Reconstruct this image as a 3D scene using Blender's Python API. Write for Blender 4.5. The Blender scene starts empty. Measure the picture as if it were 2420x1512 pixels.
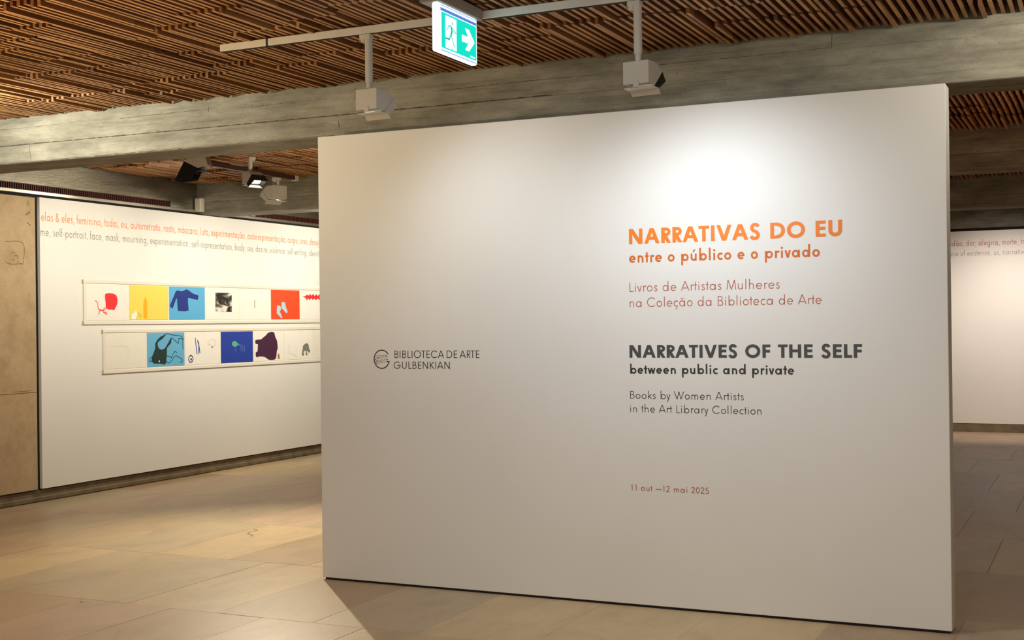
import bpy, math, random
from mathutils import Vector, Matrix

# ------------------------------------------------------------------ camera, world, exposure
S = bpy.context.scene
COL = S.collection
S.view_settings.view_transform = 'Standard'
S.view_settings.look = 'None'
S.view_settings.exposure = 0.0
S.view_settings.gamma = 1.0
S.view_settings.use_curve_mapping = False

EYE = 1.55
cam_data = bpy.data.cameras.new('camera')
cam_data.sensor_fit = 'HORIZONTAL'
cam_data.sensor_width = 36.0
cam_data.lens = 36.0 * 3021.0 / 2420.0
cam_data.clip_start = 0.05
cam = bpy.data.objects.new('camera', cam_data)
COL.objects.link(cam)
yaw, pitch, roll = -0.437102832, 0.00269492500, -0.0119306574
fw = Vector((math.sin(yaw) * math.cos(pitch), math.cos(yaw) * math.cos(pitch), math.sin(pitch)))
rt = Vector((math.cos(yaw), -math.sin(yaw), 0.0))
up = rt.cross(fw)
c_, s_ = math.cos(roll), math.sin(roll)
rt2 = rt * c_ + up * s_
up2 = up * c_ - rt * s_
mw = Matrix((( rt2.x, up2.x, -fw.x, 0.0), (rt2.y, up2.y, -fw.y, 0.0), (rt2.z, up2.z, -fw.z, EYE), (0, 0, 0, 1)))
cam.matrix_world = mw
S.camera = cam

world = bpy.data.worlds.new('world')
world.use_nodes = True
world.node_tree.nodes['Background'].inputs[0].default_value = (0.9, 0.8, 0.66, 1)
world.node_tree.nodes['Background'].inputs[1].default_value = 0.02
S.world = world
try:
    S.cycles.max_bounces = 6
    S.cycles.diffuse_bounces = 4
    S.cycles.glossy_bounces = 3
    S.cycles.caustics_reflective = False
    S.cycles.caustics_refractive = False
    S.cycles.use_denoising = True
    S.cycles.sample_clamp_indirect = 4.0
except Exception:
    pass


def area(name, loc, aim, sx, sy, power, color, spread=180):
    d = bpy.data.lights.new(name, 'AREA')
    d.shape = 'RECTANGLE'; d.size = sx; d.size_y = sy
    d.energy = power; d.color = color; d.spread = math.radians(spread)
    o = bpy.data.objects.new(name, d); COL.objects.link(o)
    o.location = loc
    o.rotation_euler = (Vector(aim) - Vector(loc)).to_track_quat('-Z', 'Y').to_euler()
    return o


def spot(name, loc, aim, power, color, angle, blend=1.0, radius=0.03):
    d = bpy.data.lights.new(name, 'SPOT')
    d.energy = power; d.color = color; d.spot_size = math.radians(angle); d.spot_blend = blend
    d.shadow_soft_size = radius
    o = bpy.data.objects.new(name, d); COL.objects.link(o)
    o.location = loc
    o.rotation_euler = (Vector(aim) - Vector(loc)).to_track_quat('-Z', 'Y').to_euler()
    return o


WARM = (1.0, 0.83, 0.60)
CREAM = (1.0, 0.89, 0.72)
COOL = (0.93, 0.95, 1.0)
AMBER = (1.0, 0.62, 0.30)
# fill lights added outside the picture for the general brightness of the hall
area('hall_light', (-1.5, 1.2, 2.95), (-1.5, 1.2, 0), 5.0, 2.2, 80, (1.0, 0.88, 0.74))
# broad fill added low behind the viewer, no real source there
area('foyer_light', (-1.2, -2.6, 1.25), (-2.2, 4.0, 1.75), 6.5, 2.2, 82, (1.0, 0.91, 0.80))
area('hall_light', (-1.6, 3.5, 2.93), (-2.4, 6.6, 0.4), 4.4, 0.5, 26, (1.0, 0.92, 0.82))  # further added fill, tilted towards the title panel
area('hall_light', (-7.2, 3.0, 2.9), (-7.4, 3.8, 0), 1.6, 2.0, 70, WARM)
area('hall_light', (2.6, 4.6, 2.9), (2.4, 5.0, 0), 1.6, 2.0, 30, (1.0, 0.86, 0.7))
# spots added without fixtures to light the left wall evenly
for y_, p_ in ((8.0, 70), (9.2, 70), (11.2, 120), (12.8, 150)):
    spot('wall_wash', (-7.0, y_, 2.70), (-8.7, y_ + 0.15, 1.75), p_, (1.0, 0.92, 0.755), 125, 1.0, 0.06)
spot('wall_wash', (-7.35, 10.0, 2.985), (-8.7, 8.65, 2.9), 16, (1.0, 0.92, 0.72), 100, 1.0, 0.05)  # added to put a highlight on the metal band
# spots added without fixtures to brighten the further bays
spot('bay_light', (-4.4, 9.2, 2.9), (-4.6, 8.6, 0), 90, WARM, 130, 1.0, 0.08)
spot('bay_light', (-5.3, 8.7, 2.2), (-6.9, 10.8, 2.98), 75, (1.0, 0.86, 0.60), 125, 1.0, 0.08)  # added uplight for the slats and the second beam
spot('bay_light', (-1.0, 16.4, 2.72), (-1.2, 18.4, 1.0), 270, (1.0, 0.86, 0.75), 100, 1.0, 0.06)
spot('bay_light', (1.2, 12.6, 1.1), (-0.8, 13.9, 2.9), 22, (1.0, 0.55, 0.35), 120, 1.0, 0.08)
spot('bay_light', (1.4, 8.7, 1.0), (-0.6, 9.8, 3.0), 75, (1.0, 0.48, 0.27), 120, 1.0, 0.08)  # added low down to warm the soffits and slats
# lamps of the first bay, left and right of the frame, that graze the beam
spot('bay_light', (-6.75, 5.55, 2.80), (-6.2, 6.78, 2.95), 195, (1.0, 0.97, 0.82), 150, 1.0, 0.05)
spot('bay_light', (0.35, 5.9, 2.95), (-0.1, 6.78, 2.98), 75, (1.0, 0.93, 0.78), 110, 1.0, 0.05)
spot('bay_light', (-5.3, 3.5, 1.9), (-4.9, 5.0, 3.05), 210, (1.0, 0.74, 0.40), 105, 1.0, 0.08)  # added uplight that gives the left slats an amber glow

# ------------------------------------------------------------------ materials

def new_mat(name):
    m = bpy.data.materials.new(name); m.use_nodes = True
    nt = m.node_tree
    return m, nt, nt.nodes['Principled BSDF']


def link(nt, a, ao, b, bi):
    nt.links.new(a.outputs[ao], b.inputs[bi])


def plain(name, col, rough=0.6, metal=0.0, emit=None, estr=1.0, var=0.0, spec=0.5):
    m, nt, b = new_mat(name)
    b.inputs['Base Color'].default_value = (*col, 1)
    b.inputs['Roughness'].default_value = rough
    b.inputs['Metallic'].default_value = metal
    b.inputs['Specular IOR Level'].default_value = spec
    if emit:
        b.inputs['Emission Color'].default_value = (*emit, 1)
        b.inputs['Emission Strength'].default_value = estr
    if var > 0:
        n = nt.nodes.new('ShaderNodeTexNoise'); n.inputs['Scale'].default_value = 9
        n.inputs['Detail'].default_value = 6
        g = nt.nodes.new('ShaderNodeNewGeometry'); link(nt, g, 'Position', n, 'Vector')
        r = nt.nodes.new('ShaderNodeValToRGB')
        r.color_ramp.elements[0].position = 0.3; r.color_ramp.elements[1].position = 0.7
        r.color_ramp.elements[0].color = (*[c * (1 - var) for c in col], 1)
        r.color_ramp.elements[1].color = (*[min(1, c * (1 + var)) for c in col], 1)
        link(nt, n, 'Fac', r, 'Fac'); link(nt, r, 'Color', b, 'Base Color')
    return m


def mapped_noise(nt, scale3, scale, detail=6, rough=0.6, distortion=0.0):
    g = nt.nodes.new('ShaderNodeNewGeometry')
    mp = nt.nodes.new('ShaderNodeMapping'); mp.inputs['Scale'].default_value = scale3
    link(nt, g, 'Position', mp, 'Vector')
    n = nt.nodes.new('ShaderNodeTexNoise')
    n.inputs['Scale'].default_value = scale; n.inputs['Detail'].default_value = detail
    n.inputs['Roughness'].default_value = rough; n.inputs['Distortion'].default_value = distortion
    link(nt, mp, 'Vector', n, 'Vector')
    return n


def ramp(nt, stops):
    r = nt.nodes.new('ShaderNodeValToRGB')
    el = r.color_ramp.elements
    while len(el) < len(stops): el.new(0.5)
    for e, (p, c) in zip(el, stops):
        e.position = p; e.color = (*c, 1)
    return r


def mixrgb(nt, typ, fac, a=None, b=None):
    m = nt.nodes.new('ShaderNodeMix'); m.data_type = 'RGBA'; m.blend_type = typ
    m.inputs[0].default_value = fac
    if a: nt.links.new(a, m.inputs[6])
    if b: nt.links.new(b, m.inputs[7])
    return m


def mat_concrete():
    m, nt, b = new_mat('board_marked_concrete')
    big = mapped_noise(nt, (0.9, 2.0, 3.2), 2.4, 9, 0.68)
    r1 = ramp(nt, [(0.30, (0.125, 0.118, 0.088)), (0.5, (0.225, 0.214, 0.165)), (0.72, (0.35, 0.335, 0.265))])
    link(nt, big, 'Fac', r1, 'Fac')
    streak = mapped_noise(nt, (0.8, 14, 26), 2.0, 6, 0.7, 0.6)
    r2 = ramp(nt, [(0.34, (0.55, 0.53, 0.50)), (0.47, (0.95, 0.95, 0.95)), (0.7, (1, 1, 1))])
    link(nt, streak, 'Fac', r2, 'Fac')
    mx = mixrgb(nt, 'MULTIPLY', 0.55, r1.outputs['Color'], r2.outputs['Color'])
    fine = mapped_noise(nt, (1, 1, 1), 55, 4, 0.7)
    r3 = ramp(nt, [(0.30, (0.45, 0.44, 0.42)), (0.38, (1, 1, 1)), (0.8, (1.0, 1.0, 1.0))])
    link(nt, fine, 'Fac', r3, 'Fac')
    mx2 = mixrgb(nt, 'MULTIPLY', 0.8, mx.outputs[2], r3.outputs['Color'])
    nt.links.new(mx2.outputs[2], b.inputs['Base Color'])
    b.inputs['Roughness'].default_value = 0.85
    bp = nt.nodes.new('ShaderNodeBump'); bp.inputs['Strength'].default_value = 0.5
    bp.inputs['Distance'].default_value = 0.004
    link(nt, streak, 'Fac', bp, 'Height'); link(nt, bp, 'Normal', b, 'Normal')
    return m


def mat_wood(edge=False):
    m, nt, b = new_mat('slat_edge' if edge else 'slat_wood')
    g = nt.nodes.new('ShaderNodeNewGeometry')
    # one tone for every slat, from where it lies
    mp = nt.nodes.new('ShaderNodeMapping'); mp.inputs['Scale'].default_value = (1 / 0.043, 1 / 0.55, 0.0)
    link(nt, g, 'Position', mp, 'Vector')
    fl = nt.nodes.new('ShaderNodeVectorMath'); fl.operation = 'FLOOR'
    link(nt, mp, 'Vector', fl, 0)
    wn = nt.nodes.new('ShaderNodeTexWhiteNoise'); link(nt, fl, 'Vector', wn, 'Vector')
    r = ramp(nt, [(0.0, (0.13, 0.050, 0.014)), (0.5, (0.22, 0.092, 0.026)), (1.0, (0.34, 0.155, 0.045))])
    link(nt, wn, 'Value', r, 'Fac')
    gr = mapped_noise(nt, (60, 3, 60), 1.0, 5, 0.6)
    r2 = ramp(nt, [(0.3, (0.55, 0.5, 0.45)), (0.7, (1.1, 1.08, 1.05))])
    link(nt, gr, 'Fac', r2, 'Fac')
    if edge:    # paler wood for undersides and some ends, painting in light from below
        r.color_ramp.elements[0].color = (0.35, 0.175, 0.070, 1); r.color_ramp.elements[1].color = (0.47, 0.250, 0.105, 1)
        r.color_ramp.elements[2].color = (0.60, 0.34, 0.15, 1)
    mx = mixrgb(nt, 'MULTIPLY', 0.8, r.outputs['Color'], r2.outputs['Color'])
    nt.links.new(mx.outputs[2], b.inputs['Base Color'])
    b.inputs['Roughness'].default_value = 0.55
    return m


def mat_tile():
    m, nt, b = new_mat('floor_stone')
    oi = nt.nodes.new('ShaderNodeObjectInfo')
    r = ramp(nt, [(0.0, (0.440, 0.320, 0.195)), (0.18, (0.500, 0.380, 0.225)), (0.34, (0.480, 0.345, 0.235)),
                  (0.50, (0.560, 0.425, 0.245)), (0.64, (0.470, 0.375, 0.240)), (0.80, (0.520, 0.380, 0.265)), (0.92, (0.490, 0.385, 0.250))])
    r.color_ramp.interpolation = 'CONSTANT'
    link(nt, oi, 'Random', r, 'Fac')
    a = mapped_noise(nt, (1.0, 0.45, 1), 3.2, 8, 0.65, 1.2)
    r2 = ramp(nt, [(0.28, (0.74, 0.72, 0.70)), (0.5, (0.97, 0.97, 0.97)), (0.75, (1.12, 1.11, 1.08))])
    link(nt, a, 'Fac', r2, 'Fac')
    mx = mixrgb(nt, 'MULTIPLY', 0.8, r.outputs['Color'], r2.outputs['Color'])
    f = mapped_noise(nt, (1, 1, 1), 70, 5, 0.75)
    r3 = ramp(nt, [(0.3, (0.80, 0.79, 0.78)), (0.7, (1.10, 1.10, 1.10))])
    link(nt, f, 'Fac', r3, 'Fac')
    mx2 = mixrgb(nt, 'MULTIPLY', 0.8, mx.outputs[2], r3.outputs['Color'])
    nt.links.new(mx2.outputs[2], b.inputs['Base Color'])
    b.inputs['Roughness'].default_value = 0.42
    b.inputs['Specular IOR Level'].default_value = 0.35
    return m


def mat_slab():
    m, nt, b = new_mat('sandy_stone')
    a = mapped_noise(nt, (1, 1, 1), 5, 8, 0.7)
    r = ramp(nt, [(0.28, (0.35, 0.245, 0.135)), (0.5, (0.45, 0.33, 0.19)), (0.75, (0.52, 0.39, 0.235))])
    link(nt, a, 'Fac', r, 'Fac')
    f = mapped_noise(nt, (1, 1, 1), 95, 4, 0.8)
    r3 = ramp(nt, [(0.3, (0.72, 0.70, 0.68)), (0.7, (1.12, 1.12, 1.12))])
    link(nt, f, 'Fac', r3, 'Fac')
    mx = mixrgb(nt, 'MULTIPLY', 0.8, r.outputs['Color'], r3.outputs['Color'])
    nt.links.new(mx.outputs[2], b.inputs['Base Color'])
    b.inputs['Roughness'].default_value = 0.8
    return m


def mat_white(name, col):
    m, nt, b = new_mat(name)
    a = mapped_noise(nt, (1, 1, 1), 1.4, 4, 0.5)
    r = ramp(nt, [(0.3, tuple(c * 0.965 for c in col)), (0.7, col)])
    link(nt, a, 'Fac', r, 'Fac'); link(nt, r, 'Color', b, 'Base Color')
    b.inputs['Roughness'].default_value = 0.7
    n = mapped_noise(nt, (1, 1, 1), 320, 2, 0.5)
    bp = nt.nodes.new('ShaderNodeBump'); bp.inputs['Strength'].default_value = 0.12; bp.inputs['Distance'].default_value = 0.001
    link(nt, n, 'Fac', bp, 'Height'); link(nt, bp, 'Normal', b, 'Normal')
    return m


def mat_metal():
    m, nt, b = new_mat('brushed_metal')
    a = mapped_noise(nt, (1, 0.6, 4), 3, 6, 0.6)
    r = ramp(nt, [(0.3, (0.25, 0.225, 0.17)), (0.7, (0.40, 0.37, 0.29))])
    hz = mapped_noise(nt, (1, 0.8, 60), 6, 3, 0.6)
    bp = nt.nodes.new('ShaderNodeBump'); bp.inputs['Strength'].default_value = 0.5; bp.inputs['Distance'].default_value = 0.003
    link(nt, hz, 'Fac', bp, 'Height'); link(nt, bp, 'Normal', b, 'Normal')
    link(nt, a, 'Fac', r, 'Fac'); link(nt, r, 'Color', b, 'Base Color')
    b.inputs['Metallic'].default_value = 0.95
    b.inputs['Roughness'].default_value = 0.27
    b.inputs['Anisotropic'].default_value = 0.5
    return m


def mat_photo():
    m, nt, b = new_mat('grey_photograph')
    a = mapped_noise(nt, (1, 4.0, 7), 1.4, 2.5, 0.5, 1.0)
    r = ramp(nt, [(0.42, (0.012, 0.010, 0.008)), (0.52, (0.20, 0.18, 0.15)), (0.60, (0.75, 0.70, 0.62))])
    link(nt, a, 'Fac', r, 'Fac'); link(nt, r, 'Color', b, 'Base Color')
    b.inputs['Roughness'].default_value = 0.5
    return m


M = dict(
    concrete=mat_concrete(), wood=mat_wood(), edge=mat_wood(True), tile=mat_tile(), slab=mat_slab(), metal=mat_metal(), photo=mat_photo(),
    white=mat_white('white_paint', (0.745, 0.75, 0.715)), cream=mat_white('cream_paint', (0.79, 0.775, 0.735)),
    plinth=plain('dark_stone', (0.165, 0.122, 0.070), 0.6, var=0.25),
    grout=plain('grout', (0.40, 0.31, 0.21), 0.9, var=0.1),
    void=plain('ceiling_void', (0.035, 0.018, 0.009), 0.9, var=0.2),
    black=plain('black_paint', (0.010, 0.009, 0.008), 0.5), gap=plain('black_gap', (0.004, 0.003, 0.003), 0.9),
    grille=plain('maroon_grille', (0.060, 0.012, 0.008), 0.5), grilleback=plain('grille_void', (0.008, 0.003, 0.002), 0.9),
    ledge=plain('steel_ledge', (0.62, 0.57, 0.47), 0.28, 0.9),
    lamp=plain('grey_lamp_paint', (0.52, 0.51, 0.47), 0.45, var=0.05),
    lampin=plain('lamp_reflector', (0.9, 0.9, 0.88), 0.3, 0.0, emit=(1, 0.97, 0.92), estr=9.0),
    hood=plain('black_hood', (0.010, 0.009, 0.009), 0.7, spec=0.2),
    track=plain('track_paint', (0.60, 0.58, 0.53), 0.4, var=0.06), trackdark=plain('track_dark', (0.06, 0.025, 0.018), 0.5),
    housing=plain('housing_paint', (0.26, 0.235, 0.20), 0.5, var=0.05),
    orange=plain('orange_vinyl', (0.78, 0.200, 0.008), 0.5), orange2=plain('dark_orange_vinyl', (0.60, 0.130, 0.008), 0.5),
    rust=plain('rust_vinyl', (0.42, 0.085, 0.030), 0.5), dark=plain('charcoal_vinyl', (0.052, 0.060, 0.060), 0.5),
    dark2=plain('black_vinyl', (0.022, 0.024, 0.025), 0.5), ink=plain('ink', (0.004, 0.004, 0.004), 0.5),
    sketch=plain('sketch_ink', (0.16, 0.15, 0.13), 0.6),
    salmon=plain('salmon_vinyl', (0.80, 0.30, 0.14), 0.6), greytxt=plain('grey_vinyl', (0.34, 0.32, 0.28), 0.6),
    brick_txt=plain('brick_vinyl', (0.50, 0.19, 0.13), 0.6),
    paper=plain('paper', (0.84, 0.81, 0.74), 0.6, var=0.015), paper2=plain('pale_paper', (0.80, 0.77, 0.68), 0.6, var=0.015),
    acrylic=plain('acrylic_rail', (0.78, 0.74, 0.65), 0.2), clip=plain('rail_end', (0.46, 0.41, 0.30), 0.4),
    box=plain('white_plastic', (0.80, 0.77, 0.66), 0.4),
    red=plain('red_print', (0.83, 0.025, 0.035), 0.6), yellow=plain('yellow_print', (0.82, 0.66, 0.11), 0.6),
    amber=plain('amber_print', (0.85, 0.43, 0.005), 0.6), sky=plain('sky_blue_print', (0.095, 0.40, 0.68), 0.6),
    sky2=plain('pale_blue_print', (0.13, 0.42, 0.66), 0.6), navy=plain('navy_print', (0.008, 0.024, 0.22), 0.6),
    blue=plain('deep_blue_print', (0.012, 0.042, 0.34), 0.6), vermilion=plain('vermilion_print', (0.86, 0.065, 0.010), 0.6),
    paleblue=plain('ice_print', (0.42, 0.60, 0.66), 0.6), green=plain('bottle_green_print', (0.010, 0.035, 0.028), 0.6),
    teal=plain('teal_line', (0.010, 0.10, 0.17), 0.6), purple=plain('plum_print', (0.058, 0.010, 0.042), 0.6),
    grey=plain('grey_print', (0.20, 0.20, 0.17), 0.6), leaf=plain('leaf_print', (0.10, 0.42, 0.26), 0.6),
    lilac=plain('lilac_print', (0.16, 0.26, 0.50), 0.6), faint=plain('faint_pencil', (0.60, 0.57, 0.48), 0.6),
    brown=plain('brown_print', (0.30, 0.16, 0.06), 0.6), whitep=plain('white_print', (0.90, 0.88, 0.80), 0.6),
    seam=plain('seam', (0.055, 0.048, 0.034), 0.9), stain=plain('stain', (0.20, 0.14, 0.065), 0.8), crack=plain('crack', (0.14, 0.11, 0.08), 0.8),
    e_green=plain('sign_green', (0, 0.3, 0.25), 0.4, emit=(0.0, 0.72, 0.55), estr=1.0),
    e_white=plain('sign_white', (0.5, 0.5, 0.5), 0.4, emit=(0.80, 0.97, 1.0), estr=1.05),
    e_pict=plain('sign_pictogram', (0.8, 0.9, 0.9), 0.4, emit=(0.84, 1.0, 0.97), estr=1.0),
    e_blue=plain('sign_blue', (0.05, 0.1, 0.3), 0.4, emit=(0.08, 0.22, 0.75), estr=0.9),
    e_man=plain('sign_figure', (0.0, 0.3, 0.25), 0.4, emit=(0.0, 0.46, 0.44), estr=1.0),
)

# ------------------------------------------------------------------ mesh helpers


class MB:
    def __init__(self):
        self.v = []; self.f = []; self.mi = []

    def box(self, x0, x1, y0, y1, z0, z1, mi=0):
        n = len(self.v)
        self.v += [(x0, y0, z0), (x1, y0, z0), (x1, y1, z0), (x0, y1, z0), (x0, y0, z1), (x1, y0, z1), (x1, y1, z1), (x0, y1, z1)]
        for q in ((0, 3, 2, 1), (4, 5, 6, 7), (0, 1, 5, 4), (1, 2, 6, 5), (2, 3, 7, 6), (3, 0, 4, 7)):
            self.f.append(tuple(n + i for i in q)); self.mi.append(mi)
        return self

    def slat(self, x0, x1, y0, y1, z0, z1, tip=False):
        n = len(self.mi); self.box(x0, x1, y0, y1, z0, z1)
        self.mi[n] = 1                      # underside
        if tip: self.mi[n + 2] = 1          # end in the same painted-light tone
        return self

    def bevbox(self, x0, x1, y0, y1, z0, z1, b=0.004):
        """box with chamfered edges"""
        n = len(self.v)
        X = (x0, x1); Y = (y0, y1); Z = (z0, z1)
        idx = {}
        for i in (0, 1):
            for j in (0, 1):
                for k in (0, 1):
                    sx = 1 if i == 0 else -1; sy = 1 if j == 0 else -1; sz = 1 if k == 0 else -1
                    idx[i, j, k, 0] = len(self.v); self.v.append((X[i], Y[j] + sy * b, Z[k] + sz * b))
                    idx[i, j, k, 1] = len(self.v); self.v.append((X[i] + sx * b, Y[j], Z[k] + sz * b))
                    idx[i, j, k, 2] = len(self.v); self.v.append((X[i] + sx * b, Y[j] + sy * b, Z[k]))
        def add(l, want):
            a, b_, c = (Vector(self.v[l[0]]), Vector(self.v[l[1]]), Vector(self.v[l[2]]))
            nn = (b_ - a).cross(c - a)
            if nn.dot(want) < 0: l = l[::-1]
            self.f.append(tuple(l)); self.mi.append(0)
        for s in (0, 1):
            d = 1 if s else -1
            add([idx[s, 0, 0, 0], idx[s, 1, 0, 0], idx[s, 1, 1, 0], idx[s, 0, 1, 0]], Vector((d, 0, 0)))
            add([idx[0, s, 0, 1], idx[1, s, 0, 1], idx[1, s, 1, 1], idx[0, s, 1, 1]], Vector((0, d, 0)))
            add([idx[0, 0, s, 2], idx[1, 0, s, 2], idx[1, 1, s, 2], idx[0, 1, s, 2]], Vector((0, 0, d)))
        for a in (0, 1):
            for c in (0, 1):
                da = 1 if a else -1; dc = 1 if c else -1
                add([idx[a, c, 0, 0], idx[a, c, 1, 0], idx[a, c, 1, 1], idx[a, c, 0, 1]], Vector((da, dc, 0)))
                add([idx[a, 0, c, 0], idx[a, 1, c, 0], idx[a, 1, c, 2], idx[a, 0, c, 2]], Vector((da, 0, dc)))
                add([idx[0, a, c, 1], idx[1, a, c, 1], idx[1, a, c, 2], idx[0, a, c, 2]], Vector((0, da, dc)))
                for k in (0, 1):
                    add([idx[a, c, k, 0], idx[a, c, k, 1], idx[a, c, k, 2]], Vector((da, dc, 1 if k else -1)))
        return self

    def prism(self, pts, fn, d0, d1, mi=0):
        """extrude the polygon pts (u,v) between depths d0 and d1; fn(u,v,d)->xyz"""
        n = len(self.v); k = len(pts)
        self.v += [fn(u, v, d0) for u, v in pts] + [fn(u, v, d1) for u, v in pts]
        self.f.append(tuple(range(n, n + k))[::-1]); self.mi.append(mi)
        self.f.append(tuple(range(n + k, n + 2 * k))); self.mi.append(mi)
        for i in range(k):
            j = (i + 1) % k
            self.f.append((n + i, n + j, n + k + j, n + k + i)); self.mi.append(mi)
        return self

    def tube(self, p0, p1, r, seg=16, r1=None, caps=True):
        p0 = Vector(p0); p1 = Vector(p1); d = (p1 - p0).normalized()
        a = Vector((0, 0, 1)) if abs(d.z) < 0.9 else Vector((1, 0, 0))
        u = d.cross(a).normalized(); w = d.cross(u)
        r1 = r if r1 is None else r1
        n = len(self.v)
        for p, rr in ((p0, r), (p1, r1)):
            for i in range(seg):
                t = 2 * math.pi * i / seg
                self.v.append(tuple(p + u * (rr * math.cos(t)) + w * (rr * math.sin(t))))
        for i in range(seg):
            j = (i + 1) % seg
            self.f.append((n + i, n + seg + i, n + seg + j, n + j)); self.mi.append(0)
        if caps:
            self.f.append(tuple(n + i for i in range(seg))); self.mi.append(0)
            self.f.append(tuple(n + seg + i for i in range(seg))[::-1]); self.mi.append(0)
        return self

    def polys(self, ps, fn):
        o = Vector(fn(0, 0)); nrm = (Vector(fn(1, 0)) - o).cross(Vector(fn(0, 1)) - o).normalized()
        for i, p in enumerate(ps):
            if sum(p[k][0] * p[(k + 1) % len(p)][1] - p[(k + 1) % len(p)][0] * p[k][1] for k in range(len(p))) < 0:
                p = p[::-1]
            e = nrm * (1.5e-5 * (i % 24))
            n = len(self.v); self.v += [tuple(Vector(fn(u, v)) + e) for u, v in p]
            self.f.append(tuple(range(n, n + len(p)))); self.mi.append(0)
        return self

    def mesh(self, name, *mats):
        me = bpy.data.meshes.new(name)
        me.from_pydata([tuple(p) for p in self.v], [], self.f)
        for m in mats: me.materials.append(m)
        if len(mats) > 1: me.polygons.foreach_set('material_index', self.mi)
        me.update()
        return me

    def build(self, name, mat, parent=None, smooth=False):
        mats = mat if isinstance(mat, (list, tuple)) else [mat]
        me = self.mesh(name, *mats)
        if smooth:
            me.polygons.foreach_set('use_smooth', [True] * len(me.polygons))
        return place(name, me, parent)


def place(name, me, parent=None, loc=None):
    o = bpy.data.objects.new(name, me)
    COL.objects.link(o)
    if parent is not None:
        o.parent = parent
        o.matrix_parent_inverse = parent_inv(parent)
    if loc is not None: o.location = loc
    return o


def world_of(o):
    m = Matrix.Translation(o.location) @ o.rotation_euler.to_matrix().to_4x4() @ Matrix.Diagonal((*o.scale, 1))
    if o.parent is not None:
        m = world_of(o.parent) @ o.matrix_parent_inverse @ m
    return m


def parent_inv(p):
    return world_of(p).inverted()


def tag(o, label=None, cat=None, group=None, kind=None):
    if label: o['label'] = label
    if cat: o['category'] = cat
    if group: o['group'] = group
    if kind: o['kind'] = kind
    return o


def empty(name, loc, label, cat, group=None, kind=None):
    o = bpy.data.objects.new(name, None)
    o.empty_display_size = 0.1
    o.location = loc
    COL.objects.link(o)
    return tag(o, label, cat, group, kind)


# ------------------------------------------------------------------ the setting
XL = -8.71            # plane of the left wall
BEAMS = [2.86, 6.78, 10.83, 14.55]
BW = 0.42
ZS, ZC = 2.74, 3.055  # underside of the beams, underside of the slats
YB = 18.43

# floor: stone flags in running bond, each a tile of its own
fl = MB().box(-9.2, 5.4, -3.2, 18.9, -0.2, -0.0012).build('floor', M['grout'])
tag(fl, 'floor of long beige, pinkish and ochre stone flags laid in running bond', 'floor', kind='structure')
TX, TY, JW = 0.62, 1.32, 0.0022
tm = MB().bevbox(-TX / 2 + JW / 2, TX / 2 - JW / 2, -TY / 2 + JW / 2, TY / 2 - JW / 2, -0.02, 0.0, 0.0012).mesh('tile', M['tile'])
rnd = random.Random(5)
far = MB()
for r_ in range(-3, 10):
    y0 = 5.60 + r_ * TY
    off = 0.0 if r_ % 2 == 0 else 0.31
    k = 0
    while True:
        x1 = 4.27 - off + TX - k * TX       # -2.55 - 0.62 n is a joint of the even rows
        x0 = x1 - TX
        k += 1
        if x1 < -8.80: break
        xc, yc = (x0 + x1) / 2, y0 + TY / 2
        # what the hall shows: the wedge in front of the viewer
        vis = (xc > -0.80 * (yc + 1.2) - 0.8) and (xc < 0.05 * yc + 1.0) and yc > 3.4
        dz = rnd.uniform(-0.0006, 0.0004)
        if vis and y0 < 15.5:
            t = place('tile', tm, fl, (xc, yc, dz))
        else:
            far.box(x0 + JW / 2, x1 - JW / 2, y0 + JW / 2, y0 + TY - JW / 2, -0.02, dz)
fo = far.build('outer_tiles', M['tile'], fl)
fo['kind'] = 'stuff'
# crack across one flag

# ------------------------------------------------------------------ strokes (used for lettering, prints and marks)

def ribbon(pts, w, closed=False):
    n = len(pts); out = []; L = []; R = []
    for i in range(n):
        if closed:
            a = pts[(i - 1) % n]; b = pts[(i + 1) % n]
        else:
            a = pts[max(i - 1, 0)]; b = pts[min(i + 1, n - 1)]
        p = pts[i]
        dx, dy = b[0] - a[0], b[1] - a[1]
        l = math.hypot(dx, dy) or 1.0
        nx, ny = -dy / l, dx / l
        # mitre
        if (closed or 0 < i < n - 1):
            ax, ay = p[0] - a[0], p[1] - a[1]; la = math.hypot(ax, ay) or 1.0
            c = abs((-ay / la) * nx + (ax / la) * ny)
            k = 1.0 / max(c, 0.5)
        else:
            k = 1.0
        h = w / 2 * k
        L.append((p[0] + nx * h, p[1] + ny * h)); R.append((p[0] - nx * h, p[1] - ny * h))
    m = n if closed else n - 1
    for i in range(m):
        j = (i + 1) % n
        out.append([R[i], R[j], L[j], L[i]])
    return out


def arc(cx, cy, rx, ry, a0, a1, w):
    """strip of width w inside the ellipse with outer radii rx, ry"""
    n = max(6, int(abs(a1 - a0) / 9))
    pts = []
    for i in range(n + 1):
        t = math.radians(a0 + (a1 - a0) * i / n)
        pts.append((cx + (rx - w / 2) * math.cos(t), cy + (ry - w / 2) * math.sin(t)))
    return ribbon(pts, w)


def oval(cx, cy, rx, ry, w):
    n = 40; pts = []
    for i in range(n):
        t = 2 * math.pi * i / n
        pts.append((cx + (rx - w / 2) * math.cos(t), cy + (ry - w / 2) * math.sin(t)))
    return ribbon(pts, w, True)


def vbar(x, y0, y1, w):
    return [[(x, y0), (x + w, y0), (x + w, y1), (x, y1)]]


def hbar(x0, x1, y, w):
    return [[(x0, y), (x1, y), (x1, y + w), (x0, y + w)]]


def diag(x0, y0, x1, y1, w):
    """slanted stroke cut level at both ends; x0, x1 are centres"""
    l = math.hypot(x1 - x0, y1 - y0)
    h = w / 2 * l / abs(y1 - y0)
    return [[(x0 - h, y0), (x0 + h, y0), (x1 + h, y1), (x1 - h, y1)]]


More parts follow.
